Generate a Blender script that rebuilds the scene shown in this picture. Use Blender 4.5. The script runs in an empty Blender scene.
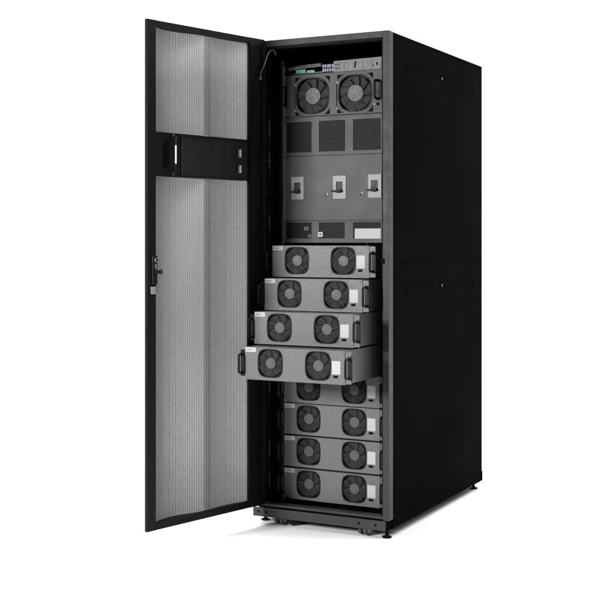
import bpy, bmesh, math, random
from mathutils import Vector, Matrix
random.seed(7)
S = bpy.context.scene
COL = S.collection
PI = math.pi

# ------------------------------------------------------------------ materials
def mat(name, col, rough=.5, metal=0., spec=.5, noise=0., nscale=60., bump=0., bscale=900., alpha_holes=None):
    m = bpy.data.materials.new(name); m.use_nodes = True
    nt = m.node_tree; N = nt.nodes; L = nt.links
    b = N['Principled BSDF']
    b.inputs['Base Color'].default_value = (*col, 1)
    b.inputs['Roughness'].default_value = rough
    b.inputs['Metallic'].default_value = metal
    b.inputs['Specular IOR Level'].default_value = spec
    tc = N.new('ShaderNodeTexCoord')
    if noise:
        n = N.new('ShaderNodeTexNoise'); n.inputs['Scale'].default_value = nscale
        n.inputs['Detail'].default_value = 5
        L.new(tc.outputs['Object'], n.inputs['Vector'])
        r = N.new('ShaderNodeMapRange')
        r.inputs['From Min'].default_value = .3; r.inputs['From Max'].default_value = .7
        r.inputs['To Min'].default_value = 1 - noise; r.inputs['To Max'].default_value = 1 + noise
        L.new(n.outputs['Fac'], r.inputs['Value'])
        mx = N.new('ShaderNodeVectorMath'); mx.operation = 'SCALE'
        mx.inputs[0].default_value = col
        L.new(r.outputs['Result'], mx.inputs['Scale'])
        L.new(mx.outputs['Vector'], b.inputs['Base Color'])
        r2 = N.new('ShaderNodeMapRange')
        r2.inputs['From Min'].default_value = .3; r2.inputs['From Max'].default_value = .7
        r2.inputs['To Min'].default_value = max(.05, rough - .07); r2.inputs['To Max'].default_value = min(1, rough + .07)
        L.new(n.outputs['Fac'], r2.inputs['Value']); L.new(r2.outputs['Result'], b.inputs['Roughness'])
    if bump:
        n2 = N.new('ShaderNodeTexNoise'); n2.inputs['Scale'].default_value = bscale
        n2.inputs['Detail'].default_value = 2
        L.new(tc.outputs['Object'], n2.inputs['Vector'])
        bp = N.new('ShaderNodeBump'); bp.inputs['Strength'].default_value = bump
        bp.inputs['Distance'].default_value = .0004
        L.new(n2.outputs['Fac'], bp.inputs['Height']); L.new(bp.outputs['Normal'], b.inputs['Normal'])
    if alpha_holes:
        px, pz, rad = alpha_holes            # staggered round holes laid out in UV metres
        uv = N.new('ShaderNodeUVMap')
        sp = N.new('ShaderNodeSeparateXYZ'); L.new(uv.outputs['UV'], sp.inputs[0])
        def M(op, a, bb=None, c=None):
            q = N.new('ShaderNodeMath'); q.operation = op
            for i, v in enumerate((a, bb, c)):
                if v is None: continue
                if isinstance(v, (int, float)): q.inputs[i].default_value = v
                else: L.new(v, q.inputs[i])
            return q.outputs[0]
        ds = []
        for k in (0, 1):
            rk = rad * (1.05 if k else .95)
            u = M('ADD', M('DIVIDE', sp.outputs[0], px), .5 * k)
            v = M('ADD', M('DIVIDE', sp.outputs[1], pz * 2), .5 * k)
            fu = M('MULTIPLY', M('SUBTRACT', M('FRACT', u), .5), px)
            fv = M('MULTIPLY', M('SUBTRACT', M('FRACT', v), .5), pz * 2)
            ds.append(M('SUBTRACT', M('SQRT', M('ADD', M('MULTIPLY', fu, fu), M('MULTIPLY', fv, fv))), rk))
        d = M('MINIMUM', ds[0], ds[1])
        L.new(M('GREATER_THAN', d, 0.), b.inputs['Alpha'])
    return m

BLK   = mat('black_powder_coat', (.0022,)*3, .6, 0, .002, .10, 2.2)
BLKIN = mat('black_interior_steel', (.0030,)*3, .6, 0, .06, .2, 20)
DOORM = mat('black_door_steel', (.0040,)*3, .5, 0, .12, .15, 14, .2)
BLANK = mat('dark_blank_plate', (.010, .010, .010), .5, 0, .25, .12, 18, .2)
GREY  = mat('charcoal_frame_paint', (.0275, .0275, .0278), .5, 0, .15, .03, 25, .25)
PLIN  = mat('charcoal_plinth_paint', (0.0304, 0.0304, 0.0308), .5, 0, .15, .05, 25, .25)
PANEL = mat('grey_panel_paint', (0.0656, 0.0656, 0.0664), .55, 0, .15, .015, 9, .15)
MODF  = mat('grey_module_paint', (0.1024, 0.1024, 0.1032), .5, 0, .3, .05, 70, .3)
MODS  = mat('grey_module_case', (0.1080, 0.1080, 0.1088), .42, .2, .4, .06, 30, .2)
FANB  = mat('black_fan_plastic', (.004,)*3, .5, 0, .1, .1, 60)
FANP  = mat('fan_blade_plastic', (.040,)*3, .6, 0, .12, .12, 60)
HUBM  = mat('fan_hub_grey', (0.0576, 0.0576, 0.0576), .5, 0, .3, .08, 80)
WIRE  = mat('guard_wire', (.022, .022, .022), .45, .3, .4)
HANDL = mat('black_handle', (.006,)*3, .5, 0, .15, .1, 60)
WHITE = mat('white_label', (0.3840, 0.3840, 0.3800), .6, 0, .2, .02, 60)
TAGM  = mat('pale_name_tag', (.36, .36, .36), .6, 0, .3, .03, 60)
INK   = mat('grey_print', (.09, .09, .09), .7)
METAL = mat('brushed_metal', (.16,)*3, .55, .3, .3, .08, 120)
STEEL = mat('zinc_steel', (.22, .22, .22), .45, .6, .5, .1, 60)
PCB   = mat('green_circuit_board', (.006, .16, .085), .4, 0, .5, .25, 160)
CONN  = mat('pale_connector', (.17, .19, .22), .5, 0, .3, .25, 300)
COPPER= mat('copper_pink_wire', (.28, .15, .13), .5)
YG    = mat('yellow_green_wire', (.24, .20, .06), .45, 0, .4, .3, 200)
BRIGHT = mat('pale_metal_highlight', (0.5600, 0.5600, 0.5600), .45, 0, .4, .05, 90)  # pale metal with the grip's highlight put into its colour
RUB   = mat('caster_rubber', (.030,)*3, .5, 0, .4, .2, 60)
HOLE  = mat('recess_shadow_black', (.003,)*3, .9, 0, .05)  # black of holes, also the painted shadow beside the grip
SWPL  = mat('white_switch_plate', (0.2400, 0.2400, 0.2360), .55, 0, .2, .03, 60)
SWROT = mat('switch_grey', (.030,)*3, .5, 0, .15, .1, 90)
VENTB = mat('vent_bar_grey', (0.0176, 0.0176, 0.0176), .55, 0, .15, .1, 90)
MESHM = mat('perforated_steel', (.05, .05, .05), .5, 0, .3, .05, 12, 0, 900, (.0078, .0013, .00071))
MESHD = mat('perforated_steel_spine', (.03, .03, .03), .5, 0, .3, .05, 12, 0, 900, (.0078, .0013, .00061))
BACK  = mat('white_backdrop', (.92, .92, .92), .8, 0, .1, .01, 3)

# ------------------------------------------------------------------ helpers
def tag(o, label=None, cat=None, group=None, kind=None):
    if label: o['label'] = label
    if cat: o['category'] = cat
    if group: o['group'] = group
    if kind: o['kind'] = kind
    return o

class MB:
    """collects shapes into one mesh; several materials possible"""
    def __init__(s): s.bm = bmesh.new(); s.mats = []
    def mi(s, m):
        if m not in s.mats: s.mats.append(m)
        return s.mats.index(m)
    def _fin(s, geom, m, M=None, smooth=False):
        vs = [g for g in geom if isinstance(g, bmesh.types.BMVert)]
        if M is not None: bmesh.ops.transform(s.bm, matrix=M, verts=vs)
        idx = s.mi(m)
        for v in vs:
            for f in v.link_faces:
                f.material_index = idx; f.smooth = smooth
    def box(s, x0, x1, y0, y1, z0, z1, m, bev=0., M=None):
        r = bmesh.ops.create_cube(s.bm, size=1)
        vs = r['verts']
        for v in vs:
            v.co = Vector((x0 + (v.co.x + .5) * (x1 - x0), y0 + (v.co.y + .5) * (y1 - y0), z0 + (v.co.z + .5) * (z1 - z0)))
        if bev:
            es = list({e for v in vs for e in v.link_edges})
            rr = bmesh.ops.bevel(s.bm, geom=es, offset=bev, segments=2, affect='EDGES', profile=.5)
            vs = list({v for f in rr['faces'] for v in f.verts} | {v for v in vs if v.is_valid})
        s._fin(vs, m, M); return s
    def cyl(s, c, axis, r, h, m, n=24, r2=None, smooth=True, M=None):
        """cylinder starting at c along axis"""
        a = Vector(axis).normalized()
        q = Vector((0, 0, 1)).rotation_difference(a).to_matrix().to_4x4()
        T = Matrix.Translation(Vector(c)) @ q @ Matrix.Translation((0, 0, h / 2))
        rr = bmesh.ops.create_cone(s.bm, cap_ends=True, segments=n, radius1=r, radius2=r if r2 is None else r2, depth=h, matrix=T)
        s._fin(rr['verts'], m, M, False)
        if smooth:
            for f in {f for v in rr['verts'] for f in v.link_faces}:
                if len(f.verts) == 4: f.smooth = True
        return s
    def tube(s, pts, r, m, n=8, closed=False, M=None):
        pts = [Vector(p) for p in pts]; k = len(pts); rings = []
        up = None
        for i, p in enumerate(pts):
            a = pts[(i - 1) % k] if (closed or i > 0) else p
            b = pts[(i + 1) % k] if (closed or i < k - 1) else p
            t = (b - a).normalized()
            if up is None:
                up = t.orthogonal().normalized()
            up = (up - t * up.dot(t)).normalized(); w = t.cross(up)
            rings.append([s.bm.verts.new(p + (up * math.cos(2 * PI * j / n) + w * math.sin(2 * PI * j / n)) * r) for j in range(n)])
        idx = s.mi(m); fs = []
        for i in range(k if closed else k - 1):
            A, B = rings[i], rings[(i + 1) % k]
            for j in range(n):
                fs.append(s.bm.faces.new((A[j], A[(j + 1) % n], B[(j + 1) % n], B[j])))
        if not closed:
            fs.append(s.bm.faces.new(rings[0][::-1])); fs.append(s.bm.faces.new(rings[-1]))
        for f in fs: f.material_index = idx; f.smooth = len(f.verts) == 4
        if M is not None: bmesh.ops.transform(s.bm, matrix=M, verts=[v for R in rings for v in R])
        return s
    def plate(s, outer, holes, y0, y1, m):
        """plate in the xz plane from y0 to y1, outline outer, with holes"""
        bm2 = bmesh.new(); es = []
        for loop in [outer] + holes:
            vs = [bm2.verts.new((x, y0, z)) for x, z in loop]
            for i in range(len(vs)): es.append(bm2.edges.new((vs[i], vs[(i + 1) % len(vs)])))
        bmesh.ops.triangle_fill(bm2, use_beauty=True, use_dissolve=False, edges=es)
        fs = list(bm2.faces)
        r = bmesh.ops.extrude_face_region(bm2, geom=fs)
        for v in [g for g in r['geom'] if isinstance(g, bmesh.types.BMVert)]: v.co.y = y1
        bmesh.ops.recalc_face_normals(bm2, faces=list(bm2.faces))
        me = bpy.data.meshes.new('tmp'); bm2.to_mesh(me); bm2.free()
        n0 = len(s.bm.faces); s.bm.from_mesh(me); bpy.data.meshes.remove(me)
        s.bm.faces.ensure_lookup_table(); idx = s.mi(m)
        for f in s.bm.faces[n0:]: f.material_index = idx
        return s
    def prism(s, pts2, y0, y1, m, M=None, smooth=False):
        n = len(pts2)
        A = [s.bm.verts.new((x, y0, z)) for x, z in pts2]; B = [s.bm.verts.new((x, y1, z)) for x, z in pts2]
        idx = s.mi(m); fs = [s.bm.faces.new(A), s.bm.faces.new(B[::-1])]
        for i in range(n):
            f = s.bm.faces.new((A[i], B[i], B[(i + 1) % n], A[(i + 1) % n])); f.smooth = smooth; fs.append(f)
        for f in fs: f.material_index = idx
        if M is not None: bmesh.ops.transform(s.bm, matrix=M, verts=A + B)
        return s
    def build(s, name, parent=None, loc=(0, 0, 0), bevel=0.):
        if True:
            bmesh.ops.recalc_face_normals(s.bm, faces=list(s.bm.faces))
        me = bpy.data.meshes.new(name); s.bm.to_mesh(me); s.bm.free()
        for m in s.mats: me.materials.append(m)
        o = bpy.data.objects.new(name, me); COL.objects.link(o)
        o.location = loc
        if parent is not None: o.parent = parent
        if bevel:
            b = o.modifiers.new('bevel', 'BEVEL'); b.width = bevel; b.segments = 2; b.limit_method = 'ANGLE'
            b.angle_limit = math.radians(40)
        return o

def empty(name, loc=(0, 0, 0), parent=None):
    o = bpy.data.objects.new(name, None); COL.objects.link(o); o.location = loc
    o.empty_display_size = .1
    if parent is not None: o.parent = parent
    return o

def copy_tree(o, parent=None):
    c = o.copy(); COL.objects.link(c)
    c.parent = parent
    for ch in list(o.children): copy_tree(ch, c)
    return c

def split_loose(o, name=None):
    """turn every loose piece of a part into a part of its own"""
    if name: o.name = name; o.data.name = name
    me = o.data; src = bmesh.new(); src.from_mesh(me); src.verts.ensure_lookup_table()
    seen = set(); isl = []
    for v in src.verts:
        if v.index in seen: continue
        st = [v]; seen.add(v.index); grp = set()
        while st:
            q = st.pop(); grp.add(q.index)
            for e_ in q.link_edges:
                w_ = e_.other_vert(q)
                if w_.index not in seen: seen.add(w_.index); st.append(w_)
        isl.append(grp)
    out = [o]; base = o.name.split('.')[0]
    for i, grp in enumerate(isl):
        b = src.copy(); b.verts.ensure_lookup_table()
        bmesh.ops.delete(b, geom=[v for v in b.verts if v.index not in grp], context='VERTS')
        m2 = bpy.data.meshes.new(base); b.to_mesh(m2); b.free()
        for m_ in me.materials: m2.materials.append(m_)
        if i == 0: o.data = m2
        else:
            c = o.copy(); c.data = m2; c.name = base; COL.objects.link(c); c.parent = o.parent; out.append(c)
    src.free(); return out

def squircle(cx, cz, hw, hh, n=3.6, k=40):
    out = []
    for i in range(k):
        t = 2 * PI * i / k; c, s_ = math.cos(t), math.sin(t)
        out.append((cx + hw * math.copysign(abs(c) ** (2 / n), c), cz + hh * math.copysign(abs(s_) ** (2 / n), s_)))
    return out
def rect(x0, x1, z0, z1): return [(x0, z0), (x1, z0), (x1, z1), (x0, z1)]

# ------------------------------------------------------------------ setting : white sweep
bm = MB()
prof = [(-1.75, 0), (3.2, 0)]
R = 1.8
for i in range(1, 17):
    a = i / 16 * PI / 2
    prof.append((3.2 + R * math.sin(a), R - R * math.cos(a)))
prof.append((3.2 + R, 7.0))
i0 = bm.mi(BACK)
prev = None
for y, z in prof:
    cur = (bm.bm.verts.new((-13, y, z)), bm.bm.verts.new((11, y, z)))
    if prev: f = bm.bm.faces.new((prev[0], prev[1], cur[1], cur[0])); f.smooth = True
    prev = cur
sw = bm.build('backdrop'); tag(sw, kind='structure')
bm = MB(); bm.box(-14, 14, -14, 9, -.05, -.006, mat('dark_studio_floor', (.03,)*3, .6, 0, .2, .2, 3))
fl = bm.build('floor'); tag(fl, kind='structure')

# ------------------------------------------------------------------ cabinet
W, D, H = .6, 1.17, 2.0
ZB = .0715          # underside of the front frame
cab = empty('equipment_cabinet', (-.3, .59, 0))
tag(cab, 'tall black rack cabinet with its perforated door swung wide open', 'cabinet')
OFF = Vector((.3, -.59, 0))      # world -> cabinet local
def cb(mb, name, bevel=0., parent=cab, off=OFF): return mb.build(name, parent, off if parent is cab else (0, 0, 0), bevel)

# front frame
fr = MB()
fr.box(-.6, -.5745, 0, .045, ZB, H, GREY, .0012)
fr.box(-.0255, 0, 0, .045, ZB, H, GREY, .0012)
fr.box(-.5743, -.0257, .0004, .045, H - .0265, H - .0002, GREY, .0012)
fr.box(-.5743, -.0257, .0004, .045, ZB + .0055, ZB + .016, GREY, .0012)
cb(fr, 'front_frame')
g = MB()       # black sealing strip behind the frame
g.box(-.034, -.0257, .012, .05, ZB + .02, H - .03, BLKIN)
g.box(-.5743, -.566, .012, .05, ZB + .02, H - .03, BLKIN)
g.box(-.5655, -.0345, .012, .05, H - .036, H - .0268, BLKIN)
split_loose(cb(g, 'sealing_strip'))
k = MB(); k.box(-.029, -.0185, -.006, -.0005, 1.083, 1.103, HOLE, .0008); k.box(-.034, -.0292, -.004, .004, 1.087, 1.099, HOLE)
cb(k, 'latch_keeper')

# right side: lower and upper lift-off panels on a carcass
for (z0, z1) in ((1.0876, 1.985), (.088, 1.0860)):
    p = MB()
    p.box(-.0035, .0, .050, 1.150, z0, z1, BLK, .0012)
    o = cb(p, 'side_panel')
    q = MB()   # stamped recess rim and the finger slots at its two ends
    zt = z1 - .095
    q.tube([(0, .185, zt - .045), (.0006, .185, zt - .012), (.0006, .197, zt), (.0006, 1.02, zt), (.0006, 1.035, zt - .012), (0, 1.035, zt - .045)], .0011, BLK, 6)
    for yy in (.185, 1.035): q.cyl((-.001, yy, zt - .055), (1, 0, 0), .007, .0016, HOLE, 16)
    q.cyl((-.001, .61, zt - .012), (1, 0, 0), .009, .003, BLK, 20)
    q.box(-.0005, .0026, .606, .614, zt - .017, zt - .007, STEEL)
    h = q.build('panel_latch', o, (0, 0, 0))
c = MB()
c.box(-.0180, -.0045, .0455, 1.162, .034, H - .0015, BLK, .001)
c.box(-.6, -.587, .0455, 1.162, .034, H - .0015, BLK, .001)
split_loose(cb(c, 'side_frame'))
e = MB()   # corner edge posts and sills that surround the side panel
e.box(-.0044, -.0004, .0455, .0485, .034, H - .0015, BLK)
e.box(-.0044, -.0004, 1.1515, 1.172, .080, H - .0015, BLK, .001)
e.box(-.0044, -.0004, .0487, 1.1513, 1.987, H - .0015, BLK, .0008)
e.box(-.0044, -.0004, .0487, 1.1513, .034, .0865, BLK, .0008)
split_loose(cb(e, 'edge_trim'))
t = MB(); t.box(-.586, -.0185, .0457, 1.170, H - .015, H - .002, BLK, .001); cb(t, 'top_panel')
t = MB(); t.box(-.586, -.0185, .0457, 1.160, .052, .0705, BLKIN); cb(t, 'bottom_panel')
t = MB(); t.box(-.586, -.0185, 1.158, 1.170, .08, H - .0155, BLK, .001); cb(t, 'rear_panel')
t = MB(); t.box(-.6, -.001, 1.163, 1.184, .034, .0785, BLK, .0012)
cb(t, 'rear_plinth')

# plinth
t = MB()
t.plate(rect(-.603, -.0125, .0318, .0695), [], -.002, .0015, PLIN)
for x in (-.578, -.542, -.126, -.056):
    t.cyl((x, -.0034, .0515), (0, 1, 0), .0055, .003, HOLE, 16)
    t.cyl((x, -.0040, .0515), (0, 1, 0), .0036, .003, BLKIN, 6, smooth=False)
for x in (-.475, -.195):
    t.cyl((x, -.0026, .0520), (0, 1, 0), .0035, .003, PLIN, 12)
t.box(-.597, -.585, .0125, 1.16, .034, .05, BLK)
t.box(-.0125, -.0046, .002, .045, .034, .0700, BLK)
cb(t, 'front_plinth', .001)

# feet and casters
def foot(x, y):
    t = MB()
    t.cyl((0, 0, 0), (0, 0, 1), .0185, .006, BLKIN, 24)
    t.cyl((0, 0, .006), (0, 0, 1), .012, .005, BLKIN, 24, r2=.007)
    t.cyl((0, 0, .011), (0, 0, 1), .0065, .045, BLKIN, 16)
    t.cyl((0, 0, .026), (0, 0, 1), .0105, .006, BLKIN, 6, smooth=False)
    return t.build('levelling_foot', cab, (x + .3, y - .59, 0))
foot(-.020, .030); foot(-.586, .078); foot(-.030, 1.135); foot(-.57, 1.135)
def caster(x, y, a):
    t = MB(); M = Matrix.Rotation(a, 4, 'Z')
    t.box(-.022, .022, -.018, .018, .0445, .0515, STEEL, .001, M)
    t.box(-.0035, .0035, -.016, .016, .022, .044, STEEL, .001, M)
    t.cyl((-.021, 0, .024), (1, 0, 0), .005, .042, STEEL, 16, M=M)
    o = t.build('caster', cab, (x + .3, y - .59, 0))
    for sx in (-.0205, .0055):
        w = MB(); w.cyl((sx, 0, .024), (1, 0, 0), .0238, .015, RUB, 32, M=M)
        w.cyl((sx - .0006, 0, .024), (1, 0, 0), .013, .0162, STEEL, 24, M=M)
        w.cyl((sx - .0012, 0, .024), (1, 0, 0), .004, .0174, RUB, 16, M=M)
        w.build('wheel', o, (0, 0, 0), .0012)
    return o
caster(-.487, .036, -.30); caster(-.112, .032, -.30); caster(-.478, 1.08, .1); caster(-.124, 1.08, -.3)
t = MB()   # fixing bracket slanting back beside the left caster
t.box(-.012, .012, 0, .17, .0300, .0325, PLIN, 0, Matrix.Translation((-.446, .030, -.0255)) @ Matrix.Rotation(-.65, 4, 'Z'))
t.box(-.012, -.0095, 0, .17, .0325, .052, PLIN, 0, Matrix.Translation((-.446, .030, -.0255)) @ Matrix.Rotation(-.65, 4, 'Z'))
cb(t, 'floor_bracket')

# inner posts and shelf rails (black)
for sx in (0, 1):
    t = MB()
    x0, x1 = ((-.5865, -.553) if sx == 0 else (-.047, -.0185))
    xi = x1 if sx == 0 else x0
    t.box(x0, x1, .135, .150, .072, H - .016, BLKIN)
    t.box(min(xi, xi + (.012 if sx == 0 else -.012)), max(xi, xi + (.012 if sx == 0 else -.012)), .1505, .19, .072, H - .016, BLKIN)
    cb(t, 'rack_post')
t = MB()
for y0 in (.062, .098):
    t.box(-.5865, -.580, y0, y0 + .016, .09, 1.96, BLANK)
for z in [.16 + i * .1345 for i in range(13)]:
    t.box(-.5795, -.574, .064, .115, z, z + .012, BLANK)
    t.box(-.5735, -.572, .085, .089, z - .03, z + .04, METAL if random.random() < .35 else BLKIN)
split_loose(cb(t, 'cable_guide'))
for z in (1.153, 1.020, .889, .7535, .625, .4915, .356, .220):
    for (x0, x1) in ((-.5855, -.5215), (-.0785, -.0190)):
        t = MB(); t.box(x0, x1, .16, 1.10, z - .1335, z - .1315, BLKIN)
        cb(t, 'shelf_rail')
t = MB()
t.box(-.5525, -.5215, .123, .126, .075, 1.93, BLKIN); t.box(-.0785, -.0475, .123, .126, .075, 1.93, BLKIN)
split_loose(cb(t, 'side_filler'))

# control shelf (top)
YF = .12
t = MB()
t.box(-.5215, -.0785, YF + .004, YF + .22, 1.8650, 1.8675, PANEL)
t.box(-.523, -.5205, YF, YF + .22, 1.8677, 1.905, PANEL)
t.plate([(-.292, 1.868), (-.080, 1.868), (-.080, 1.9165), (-.292, 1.9125)], [], YF, YF + .0015, MODF)
t.box(-.292, -.0805, YF + .002, YF + .2, 1.908, 1.9095, MODS)
for x, z, w, h_, mm in ((-.196, 1.893, .005, .022, HOLE), (-.192, 1.9025, .008, .004, HOLE), (-.199, 1.883, .007, .004, HOLE), (-.121, 1.899, .009, .003, INK), (-.1235, 1.8935, .003, .008, INK),
                        (-.118, 1.889, .007, .003, INK), (-.117, 1.883, .003, .008, HOLE), (-.100, 1.890, .005, .012, HOLE), (-.245, 1.890, .0015, .030, INK), (-.160, 1.892, .0015, .034, INK),
                        (-.225, 1.878, .006, .002, INK), (-.175, 1.878, .006, .002, INK), (-.145, 1.905, .006, .002, INK), (-.265, 1.901, .010, .002, INK)):
    t.box(x - w / 2, x + w / 2, YF - .0015, YF + .001, z - h_ / 2, z + h_ / 2, mm)
for x in (-.255, -.210, -.168, -.135, -.092):
    t.cyl((x, YF - .0014, 1.8725), (0, 1, 0), .0022, .002, METAL, 12)
shelf = cb(t, 'control_shelf')
t = MB()
t.box(-.50, -.335, YF + .012, YF + .19, 1.8725, 1.8745, PCB)
t.box(-.470, -.425, YF + .010, YF + .022, 1.8748, 1.889, PCB)
t.box(-.420, -.385, YF + .012, YF + .024, 1.8748, 1.884, PCB)
for i in range(5): t.box(-.468 + i * .009, -.462 + i * .009, YF + .0085, YF + .0098, 1.8765, 1.886, mat('terminal_green', (.03, .25, .15), .4))
t.build('circuit_board', shelf)
t = MB()
for i in range(10):
    x = -.345 + (i % 5) * .0105; z = 1.872 + (i // 5) * .017
    t.box(x, x + .008, YF + .002 + random.random() * .004, YF + .03, z, z + .0135, CONN, .0006)
for i in range(2):
    for j in range(2):
        x = -.288 + i * .012; z = 1.876 + j * .016
        t.box(x, x + .009, YF - .004, YF - .0005, z, z + .011, CONN, .0006)
        t.box(x + .002, x + .007, YF - .0046, YF - .0042, z + .003, z + .008, HOLE)
split_loose(t.build('connector', shelf))
t = MB()
for i, (mm, dz) in enumerate(((COPPER, .004), (CONN, .0), (TAGM, -.004), (INK, .007))):
    pts = [(-.505 + .155 * j / 10, YF + .006 + i * .003 + .003 * math.sin(j + i), 1.893 + dz + .009 * math.sin(j / 10 * PI * .6) + .001 * math.sin(j * 2 + i)) for j in range(11)]
    t.tube(pts, .0011, mm, 6)
split_loose(t.build('signal_wire', shelf))

# vent panels
def grille(t, x0, x1, z0, z1, y, m=VENTB, p=.0062, ph=.0055):
    n = max(2, round((x1 - x0) / p)); w = (x1 - x0) / n
    for i in range(n + 1):
        x = x0 + i * w
        t.box(x - .0011, x + .0011, y, y + .001, z0, z1, m)
    n = max(2, round((z1 - z0) / ph)); w = (z1 - z0) / n
    for i in range(n + 1):
        z = z0 + i * w
        t.box(x0, x1, y + .0012, y + .002, z - .0008, z + .0008, m)
    t.box(x0 - .004, x1 + .004, y + .014, y + .016, z0 - .004, z1 + .004, HOLE)
def vent_panel(z0, z1, cells, name):
    t = MB()
    t.plate(rect(-.5215, -.0785, z0, z1), [rect(*c) for c in cells], YF, YF + .0025, PANEL)
    t.box(-.5215, -.0785, YF - .0035, YF - .0002, z1 - .0035, z1 - .0003, PANEL)
    t.box(-.5215, -.0785, YF - .0035, YF - .0002, z0 + .0003, z0 + .0035, PANEL)
    t.box(-.5215, -.5185, YF - .0035, YF - .0002, z0 + .004, z1 - .004, PANEL)
    o = cb(t, name)
    for c in cells:
        q = MB(); grille(q, *c, YF + .0006); q.build('grille', o)
    return o
vent_panel(1.5265, 1.6885, [(-.509, -.3925, 1.5415, 1.6690), (-.359, -.2405, 1.5415, 1.6690), (-.205, -.083, 1.5415, 1.6690)], 'vent_panel')
lv = vent_panel(1.1645, 1.2560, [(-.509, -.3925, 1.1825, 1.2485), (-.359, -.2420, 1.1825, 1.2485), (-.205, -.083, 1.1825, 1.2485)], 'vent_panel')
t = MB(); t.box(-.197, -.0835, YF - .0012, YF - .0002, 1.1815, 1.2225, WHITE); t.build('blank_label', lv)
t = MB(); t.box(-.3625, -.341, YF - .0012, YF - .0002, 1.1890, 1.2090, WHITE)
t.box(-.356, -.347, YF - .0016, YF - .0013, 1.195, 1.203, INK); t.build('small_label', lv)
t = MB(); t.box(-.430, -.408, YF + .0028, YF + .0036, 1.215, 1.232, TAGM)
t.box(-.409, -.396, YF + .0028, YF + .0036, 1.186, 1.200, TAGM); split_loose(t.build('inner_component', lv))

# switch panel
t = MB()
SW = [(-.4565, 1.3925), (-.2645, 1.3925), (-.1085, 1.3945)]
t.plate(rect(-.5215, -.0785, 1.2575, 1.5250), [rect(x - .0135, x + .0135, z - .022, z + .024) for x, z in SW], YF, YF + .0025, PANEL)
swp = cb(t, 'switch_panel')
for x, z in SW:
    q = MB()
    o_, i_ = rect(x - .029, x + .029, z - .0475, z + .0475), rect(x - .0155, x + .0135, z - .022, z + .023)
    q.plate(o_, [i_], YF - .0035, YF - .0003, SWPL)
    q.box(x - .0165, x + .0145, YF + .010, YF + .014, z - .024, z + .025, HOLE)
    s1 = q.build('breaker_switch', swp, (0, 0, 0), .0008)
    q = MB()
    q.box(x - .0145, x + .0125, YF - .001, YF + .0095, z - .008, z + .0225, SWROT, .001)
    q.cyl((x - .001, YF - .006, z - .015), (0, 1, 0), .0095, .015, HANDL, 20)
    q.box(x - .031, x + .013, YF - .019, YF - .0065, z - .0195, z - .012, HANDL, .002)
    q.build('lever', s1)
t = MB()
for x, z in ((-.3185, 1.365), (-.1635, 1.3665), (-.326, 1.362), (-.171, 1.361)):
    r_ = .0045 if x in (-.3185, -.1635) else .0025
    t.cyl((x, YF - .003, z), (0, 1, 0), r_, .003, METAL if r_ > .003 else HOLE, 14)
split_loose(t.build('indicator_lamp', swp))

# ------------------------------------------------------------------ door (open about 103 degrees)
HX, HY = -.55, -.01
DX, DY = -.22693, -.97391
door_M = Matrix(((DX, -DY, 0, HX), (DY, DX, 0, HY), (0, 0, 1, 0), (0, 0, 0, 1)))
# local x = s along the door, local y = towards the OUTSIDE?  (sign set below), z up
# inner-face normal N (towards the camera side) = (+.974,-.227); local -y must be N
dL = .663; ZD0, ZD1 = .0835, 2.0035
door_M = Matrix(((DX, -.97391, 0, HX), (DY, .22693, 0, HY), (0, 0, 1, 0), (0, 0, 0, 1)))
door = MB()
S0, S1 = .087, .6165       # mesh opening
TH = .0145
def bulge(s_):
    c_ = .334
    if s_ > c_ + .022:
        u = (s_ - c_ - .022) / (S1 - c_ - .022); return .006 + .027 * math.sin(PI * min(1, max(0, u)) ** 1.15)
    if s_ < c_ - .018:
        u = (s_ - S0) / (c_ - .018 - S0); return .006 + .013 * math.sin(PI * min(1, max(0, u)))
    return .004
# stiles (box section) and rails; the rails' outer edge follows the bulging skin
door.box(S1, dL, 0, TH, ZD0, ZD1, DOORM, .002)
door.box(-.010, S0, 0, TH, ZD0, ZD1, DOORM, .002)
door.box(-.006, .016, -.010, -.0003, ZD0 + .03, ZD1 - .03, DOORM, .001)
def rail(z0, z1):
    n = 40; ib = door.mi(DOORM)
    A = []
    for i in range(n + 1):
        s_ = S0 + .0003 + (S1 - S0 - .0006) * i / n; yo = max(TH - .001, bulge(s_) + .003)
        A.append([door.bm.verts.new((s_, y, z)) for y, z in ((.0004, z0), (yo, z0), (yo, z1), (.0004, z1))])
    for i in range(n):
        for j in range(4):
            f = door.bm.faces.new((A[i][j], A[i][(j + 1) % 4], A[i + 1][(j + 1) % 4], A[i + 1][j])); f.material_index = ib
    door.bm.faces.new(A[0]); door.bm.faces.new(A[-1][::-1])
rail(ZD0 + .001, .1120); rail(1.9780, ZD1 - .001)
for z0, z1 in ((1.50, 1.62), (1.25, 1.37), (.55, .67), (.30, .42)):   # long slots in the hinge stile
    door.box(.030, .040, -.0008, .0002, z0 - .06, z1 - .06, HOLE)
for z in (.14, .6, .95, 1.35, 1.75, 1.95):
    door.cyl((.640, -.0010, z), (0, 1, 0), .0035, .0012, HOLE, 10)
dob = door.build('door', cab); dob.matrix_local = Matrix.Translation(OFF) @ door_M
tag(dob, 'open black steel door with perforated inserts')

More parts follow.
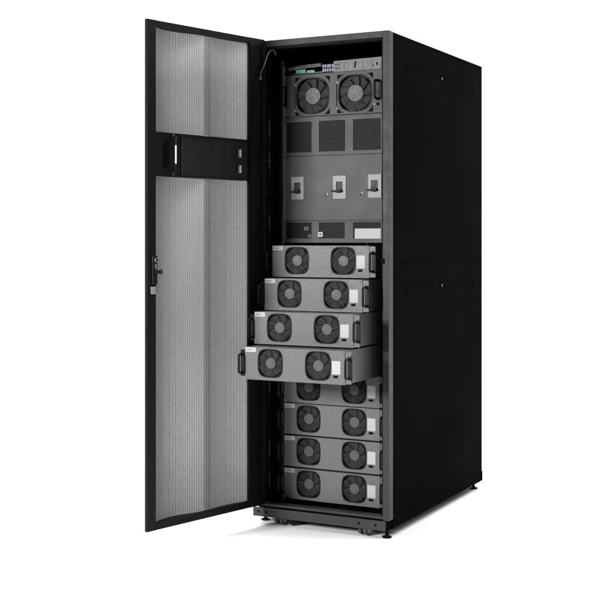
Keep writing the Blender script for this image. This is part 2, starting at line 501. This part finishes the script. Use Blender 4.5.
def mesh_sheet(z0, z1):
    n = 60; b = bmesh.new(); uvl = b.loops.layers.uv.new('UVMap')
    A = []
    for i in range(n + 1):
        s_ = S0 - .004 + (S1 - S0 + .008) * i / n
        y = bulge(min(S1, max(S0, s_)))
        A.append((s_, b.verts.new((s_, y, z0)), b.verts.new((s_, y, z1))))
    for i in range(n):
        s0, a, a2 = A[i]; s1, c_, c2 = A[i + 1]
        f = b.faces.new((a, c_, c2, a2)); f.smooth = True
        mid = (s0 + s1) / 2
        f.material_index = 1 if .312 < mid < .352 else 0
        for lp, uvv in zip(f.loops, ((s0, z0), (s1, z0), (s1, z1), (s0, z1))): lp[uvl].uv = uvv
    me = bpy.data.meshes.new('perforated_sheet'); b.to_mesh(me); b.free()
    me.materials.append(MESHM); me.materials.append(MESHD)
    o = bpy.data.objects.new('perforated_sheet', me); COL.objects.link(o); o.parent = dob
    sd = o.modifiers.new('sheet_thickness', 'SOLIDIFY'); sd.thickness = .00040; sd.offset = 1
    return o
mesh_sheet(.1085, 1.4165); mesh_sheet(1.5840, 1.982)
# blank section with two grips
t = MB()
t.box(S0 + .0005, S1 - .0005, .002, .0445, 1.4170, 1.4200, DOORM)
t.box(S0 + .0005, S1 - .0005, .002, .0445, 1.5805, 1.5835, DOORM)
t.box(S0 + .0005, .468, .010, .014, 1.4203, 1.5802, BLANK)
t.box(.484, S1 - .0005, .004, .008, 1.4203, 1.5802, DOORM)
t.box(.464, .488, .0145, .018, 1.4203, 1.5802, HOLE)
t.build('blank_panel', dob)
def grip(s_, z0, z1, bow, name='grip'):
    t = MB()
    zc = (z0 + z1) / 2
    t.tube([(s_, .004, z0), (s_, -.012, z0 + .004), (s_ + bow, -.024, z0 + .030), (s_ + bow, -.026, z0 + .038)], .0045, HANDL, 8)
    t.tube([(s_, .004, z1), (s_, -.012, z1 - .004), (s_ + bow, -.024, z1 - .030), (s_ + bow, -.026, z1 - .038)], .0045, HANDL, 8)
    t.box(s_ + bow - .002, s_ + bow + .003, -.028, -.022, z0 + .034, z1 - .034, BRIGHT, .0015)  # pale strip carries the highlight of the black grip
    for z in (z0, z1): t.cyl((s_, -.002, z), (0, 1, 0), .006, .006, METAL, 14)
    return t.build(name, dob)
grip(.524, 1.428, 1.573, .012)
t = MB()
t.box(.545, .575, .0015, .0035, 1.455, 1.548, HOLE, .001)  # dark sheet standing in for the shadow beside the grip
t.build('grip_shadow', dob)
t = MB()
t.box(.145, .151, -.008, .004, 1.508, 1.540, BRIGHT, .001); t.box(.145, .151, -.008, .004, 1.447, 1.478, BRIGHT, .001)
t.tube([(.152, -.006, 1.508), (.158, -.020, 1.502), (.158, -.020, 1.485), (.152, -.006, 1.478)], .003, HANDL, 8)
t.build('catch', dob)
# swing latch and tag
t = MB()
t.box(.614, .640, -.006, -.0003, 1.008, 1.118, HANDL, .003)
t.cyl((.624, -.012, 1.100), (0, 1, 0), .008, .006, METAL, 20)
t.cyl((.624, -.0135, 1.100), (0, 1, 0), .004, .008, HOLE, 12)
t.box(.622, .628, -.009, -.0062, 1.066, 1.086, METAL, .001)
t.box(.604, .630, -.014, -.0064, 1.050, 1.062, HANDL, .002)
t.box(.602, .613, -.020, -.0142, 1.047, 1.065, HANDL, .002)
t.build('latch_handle', dob)
t = MB()
t.box(.622, .6455, -.0022, -.0004, .9730, 1.0000, WHITE)
for z in (.980, .9865, .993): t.box(.6235, .644, -.0026, -.0023, z - .0008, z + .0008, INK)
t.build('warning_tag', dob)
t = MB()
for z in (.30, 1.10, 1.80):
    t.cyl((-.004, .004, z), (0, 0, 1), .008, .07, DOORM, 16)
split_loose(t.build('hinge', dob))
# earth wire
t = MB()
P_ = [(-.5515, -.03, 1.842), (-.5500, -.034, 1.862), (-.5380, -.030, 1.890), (-.5335, -.020, 1.915), (-.5330, -.008, 1.937), (-.5290, .006, 1.955), (-.5210, .012, 1.962), (-.5130, .018, 1.955), (-.5090, .020, 1.940)]
Q = []
for i in range(len(P_) - 1):
    a = Vector(P_[max(0, i - 1)]); b_ = Vector(P_[i]); c_ = Vector(P_[i + 1]); d_ = Vector(P_[min(len(P_) - 1, i + 2)])
    for j in range(5):
        u = j / 5
        Q.append(.5 * ((2 * b_) + (c_ - a) * u + (2 * a - 5 * b_ + 4 * c_ - d_) * u * u + (3 * b_ - a - 3 * c_ + d_) * u ** 3))
Q.append(Vector(P_[-1]))
t.tube(Q, .0019, YG, 8)
t.cyl((-.5515, -.036, 1.840), (0, 1, 0), .007, .004, METAL, 14)
o = cb(t, 'earth_wire')

# ------------------------------------------------------------------ fans
def fan(parent, cx, cz, hw, hh, hub_r, y_f, n=3.6, blades=7, guard_n=4, big=False):
    """housing (recessed well + rim) with hub, blades and guard as sub-parts; y_f = plane of the face"""
    t = MB()
    out = squircle(0, 0, hw, hh, n)
    inn = squircle(0, 0, hw - .0042, hh - .0042, n)
    t.plate(out, [inn], -.0018, .020, FANB)
    t.prism(squircle(0, 0, hw - .002, hh - .002, n), .0205, .0225, SWROT)
    rr = min(hw, hh) * (.93 if big else .955)
    for i in range(4):        # motor struts
        a = PI / 4 + i * PI / 2
        t.box(0, rr, .0165, .019, -.0022, .0022, FANB, 0, Matrix.Rotation(-a, 4, 'Y'))
    h = t.build('fan', parent, (cx, y_f, cz))
    b = MB()
    idx = b.mi(FANP); ns, na = 5, 5
    for i in range(blades):
        a0 = 2 * PI * i / blades; g_ = []
        for j in range(ns + 1):
            r = hub_r * .95 + (rr - hub_r * .95) * j / ns
            half = (PI / blades) * (.86 + .06 * j / ns)
            g_.append([b.bm.verts.new((r * math.cos(a0 + .30 * j / ns - half + 2 * half * q_ / na), .0045 + .010 * q_ / na,
                                       r * math.sin(a0 + .30 * j / ns - half + 2 * half * q_ / na))) for q_ in range(na + 1)])
        for j in range(ns):
            for q_ in range(na):
                f = b.bm.faces.new((g_[j][q_], g_[j + 1][q_], g_[j + 1][q_ + 1], g_[j][q_ + 1])); f.material_index = idx; f.smooth = True
    bo = b.build('blades', h)
    sd = bo.modifiers.new('thickness', 'SOLIDIFY'); sd.thickness = .0012
    u = MB()
    u.cyl((0, .0025, 0), (0, 1, 0), hub_r, .014, HUBM, 36)
    u.cyl((0, .0015, 0), (0, 1, 0), hub_r * .62, .0012, HUBM, 30)
    if big:
        for i in range(12):
            a = 2 * PI * i / 12
            u.cyl((hub_r * .82 * math.cos(a), .0008, hub_r * .82 * math.sin(a)), (0, 1, 0), hub_r * .11, .002, MODF, 10)
    u.build('hub', h, (0, 0, 0), .001)
    w = MB()
    for i in range(guard_n):
        r = hub_r * 1.12 + (rr * .97 - hub_r * 1.12) * i / (guard_n - 1)
        w.tube([(r * math.cos(2 * PI * j / 36), -.0004, r * math.sin(2 * PI * j / 36)) for j in range(36)], .00075, WIRE, 5, True)
    for i in range(4):
        a = PI / 4 + i * PI / 2
        w.tube([(hub_r * 1.12 * math.cos(a), -.0004, hub_r * 1.12 * math.sin(a)), (rr * 1.03 * math.cos(a), -.0004, rr * 1.03 * math.sin(a))], .0009, WIRE, 5)
    w.build('guard', h)
    return h

def side_handle(parent, x, z0, z1, out=.036, side=1, y=-.0):
    t = MB()
    t.box(x - .0065, x + .0065, y - .0030, y - .0002, z0 - .008, z1 + .008, HANDL, .001)
    c_ = .010
    pts = [(x, y - .002, z0)]
    for j in range(5):
        a = j / 4 * PI / 2; pts.append((x, y - out + c_ - c_ * math.sin(a), z0 + c_ - c_ * math.cos(a)))
    for j in range(5):
        a = PI / 2 * (1 - j / 4); pts.append((x, y - out + c_ - c_ * math.sin(a), z1 - c_ + c_ * math.cos(a)))
    pts.append((x, y - .002, z1))
    t.tube(pts, .0050, HANDL, 10)
    return t.build('handle', parent)

# ------------------------------------------------------------------ power modules
MH = .1285
def make_module():
    root = empty('power_module')
    t = MB()
    FC = [(-.1070, .0675), (.0995, .0675)]
    t.plate(rect(-.2195, .2125, 0, MH), [squircle(x, z, .0553, .0565) for x, z in FC], 0, .0020, MODF)
    t.build('front_plate', root, (0, 0, 0))
    t = MB()
    for x, z in FC:           # screws round each fan
        for sx in (-1, 1):
            for sz in (-1, 1): t.cyl((x + sx * .0515, -.0012, z + sz * .0525), (0, 1, 0), .0026, .0014, INK, 10)
    for x, z in ((-.210, .008), (-.012, .030), (.145, .120), (.203, .120), (.203, .008), (.0, .10)):
        t.cyl((x, -.0010, z), (0, 1, 0), .0022, .0012, INK, 10)
    split_loose(t.build('screw', root))
    t = MB()
    t.box(-.2195, -.2180, .0022, .60, .0005, MH - .0005, MODS); t.box(.2110, .2125, .0022, .60, .0005, MH - .0005, MODS)
    t.box(-.2178, .2108, .0022, .60, .0005, .002, MODS); t.box(-.2178, .2108, .0022, .60, MH - .002, MH - .0005, MODS)
    t.box(-.2178, .2108, .598, .60, .0022, MH - .0022, MODS)
    t.build('case', root)
    for x, z in FC: fan(root, x, z, .0550, .0562, .0215, 0, n=3.3, guard_n=8)
    t = MB()
    t.box(-.2420, -.2200, .006, .008, .012, MH - .012, HANDL)
    t.box(.2130, .2375, .003, .005, .003, MH - .003, MODF)
    t.box(.2377, .2412, .001, .007, .014, MH - .014, HANDL)
    split_loose(t.build('mounting_ear', root))
    side_handle(root, -.2310, .027, .099, y=.006)
    side_handle(root, .2290, .027, .099, y=.003)
    t = MB(); t.box(.1585, .1945, -.0012, -.0001, .0385, .0895, WHITE)
    t.build('white_label', root)
    t = MB(); t.box(.1650, .1830, -.0030, .0, .0250, .0335, HOLE, .001)
    t.cyl((.1770, -.0020, .0990), (0, 1, 0), .0025, .002, INK, 12)
    t.build('connector', root)
    t = MB(); t.box(-.2165, -.1700, -.0012, -.0001, MH - .0195, MH - .0015, TAGM)
    t.box(-.2105, -.1875, -.0015, -.0013, MH - .0118, MH - .0092, INK)
    t.build('name_tag', root)
    return root
mods = [(1.1530, .0105, 'grey power module slid slightly out, right below the vents and blank white label'),
        (1.0195, -.0580, 'grey power module second from the top, pulled a hand width out between two others'),
        (.8880, -.1470, 'grey power module pulled well out, resting just above the farthest extended one'),
        (.7530, -.2250, 'grey power module pulled farthest out of the cabinet, its right case side exposed'),
        (.6240, .1200, 'grey power module pushed fully in, half hidden beneath the farthest extended module'),
        (.4915, .1200, 'fully inserted grey power module, uppermost of the three with visible name tags at lower left'),
        (.3560, .1200, 'fully inserted grey power module sandwiched between two others near the cabinet bottom'),
        (.2200, .1200, 'lowest grey power module, fully inserted right above the cabinet floor')]
proto = make_module()
for i, (zt, y, lab) in enumerate(mods):
    o = proto if i == 0 else copy_tree(proto)
    o.location = (-.3, y, zt - MH)
    for f_ in o.children:
        for g_ in f_.children:
            if g_.name.startswith('blades'): g_.rotation_euler.y = random.random() * PI
    tag(o, lab, 'power module', 'power modules stacked in the rack')

# ------------------------------------------------------------------ fan tray at the top
ft = empty('fan_tray', (-.3, YF, 1.6915))
tag(ft, 'wide grey fan tray with two large round fans near the cabinet top', 'fan tray')
t = MB()
FH = .1725
FB = [(-.0880, .0835), (.1040, .0845)]
t.plate(rect(-.2215, .2215, 0, FH), [squircle(x, z, .0765, .0765, 2.8, 48) for x, z in FB], 0, .0025, PANEL)
t.build('front_plate', ft)
t = MB(); t.box(-.2195, .2195, .0030, .30, .001, .0025, MODS); t.box(-.2195, .2195, .003, .30, FH - .0025, FH - .001, MODS)
t.box(-.2195, -.2180, .003, .30, .003, FH - .003, MODS); t.box(.2180, .2195, .003, .30, .003, FH - .003, MODS)
t.build('case', ft)
for x, z in FB:
    f = fan(ft, x, z, .0762, .0762, .034, 0, n=2.8, blades=9, guard_n=5, big=True)
t = MB()
for x, z in FB:
    for sx in (-1, 1):
        for sz in (-1, 1):
            # dark corner cut-outs with a pale bracket edge
            t.prism([(x + sx * .079, z + sz * .079), (x + sx * .079, z + sz * .058), (x + sx * .058, z + sz * .079)], -.0010, -.0001, HOLE)
            a = Vector((x + sx * .079, -.002, z + sz * .052)); b_ = Vector((x + sx * .052, -.002, z + sz * .079))
            t.tube([a, b_], .0018, MODF, 6)
    t.box(x - .0835, x - .0800, -.0010, -.0001, z - .050, z + .050, HOLE)
    t.cyl((x - .078, -.003, z + .047), (0, 1, 0), .0045, .003, METAL, 14)
    t.cyl((x - .078, -.003, z - .060), (0, 1, 0), .0035, .003, METAL, 14)
t.build('fan_bracket', ft)
side_handle(ft, .2045, .056, .128, y=0); side_handle(ft, -.2120, .050, .122, y=0)
t = MB()
t.cyl((.190, -.003, .0345), (0, 1, 0), .0045, .003, METAL, 14); t.cyl((.205, -.003, .0345), (0, 1, 0), .0060, .003, HOLE, 14)
split_loose(t.build('screw', ft))

# ------------------------------------------------------------------ camera
cam = bpy.data.cameras.new('camera'); co = bpy.data.objects.new('camera', cam); COL.objects.link(co)
co.location = (1.8447, -4.5624, 1.1739); co.rotation_euler = (PI / 2, 0, .5031)
cam.sensor_width = 36; cam.lens = 1245.9 / 600 * 36
cam.shift_x = .1; cam.shift_y = -(300 - 240.48) / 600
cam.clip_end = 100
S.camera = co

# ------------------------------------------------------------------ lights : key softbox and two added fill lamps, no sun
def area(name, loc, target, sx, sy, power, spread=180):
    l = bpy.data.lights.new(name, 'AREA'); l.shape = 'RECTANGLE'; l.size = sx; l.size_y = sy; l.energy = power
    l.spread = math.radians(spread)
    o = bpy.data.objects.new(name, l); COL.objects.link(o); o.location = loc
    d = Vector(target) - Vector(loc); o.rotation_euler = d.to_track_quat('-Z', 'Y').to_euler()
    return o
area('key_softbox', (-1.88, -4.1, 1.75), (-.3, 0, .95), .55, .85, 310)
area('added_backdrop_light', (-1.5, 1.9, 6.2), (-1.5, 4.8, 1.6), 16, 1.5, 1050)  # added lamp that lifts the backdrop and rear floor to white
area('added_overhead_fill', (0, -.9, 5.6), (0, -.6, 0), 9, 2.6, 350)  # added lamp to fill the cabinet's shadow on the front floor
w = bpy.data.worlds.new('World'); S.world = w; w.use_nodes = True
w.node_tree.nodes['Background'].inputs['Color'].default_value = (1, 1, 1, 1)
w.node_tree.nodes['Background'].inputs['Strength'].default_value = .03
S.view_settings.view_transform = 'Standard'; S.view_settings.look = 'None'
S.view_settings.exposure = 0; S.view_settings.gamma = 1
S.render.engine = 'CYCLES'
S.cycles.transparent_max_bounces = 16
S.cycles.max_bounces = 8
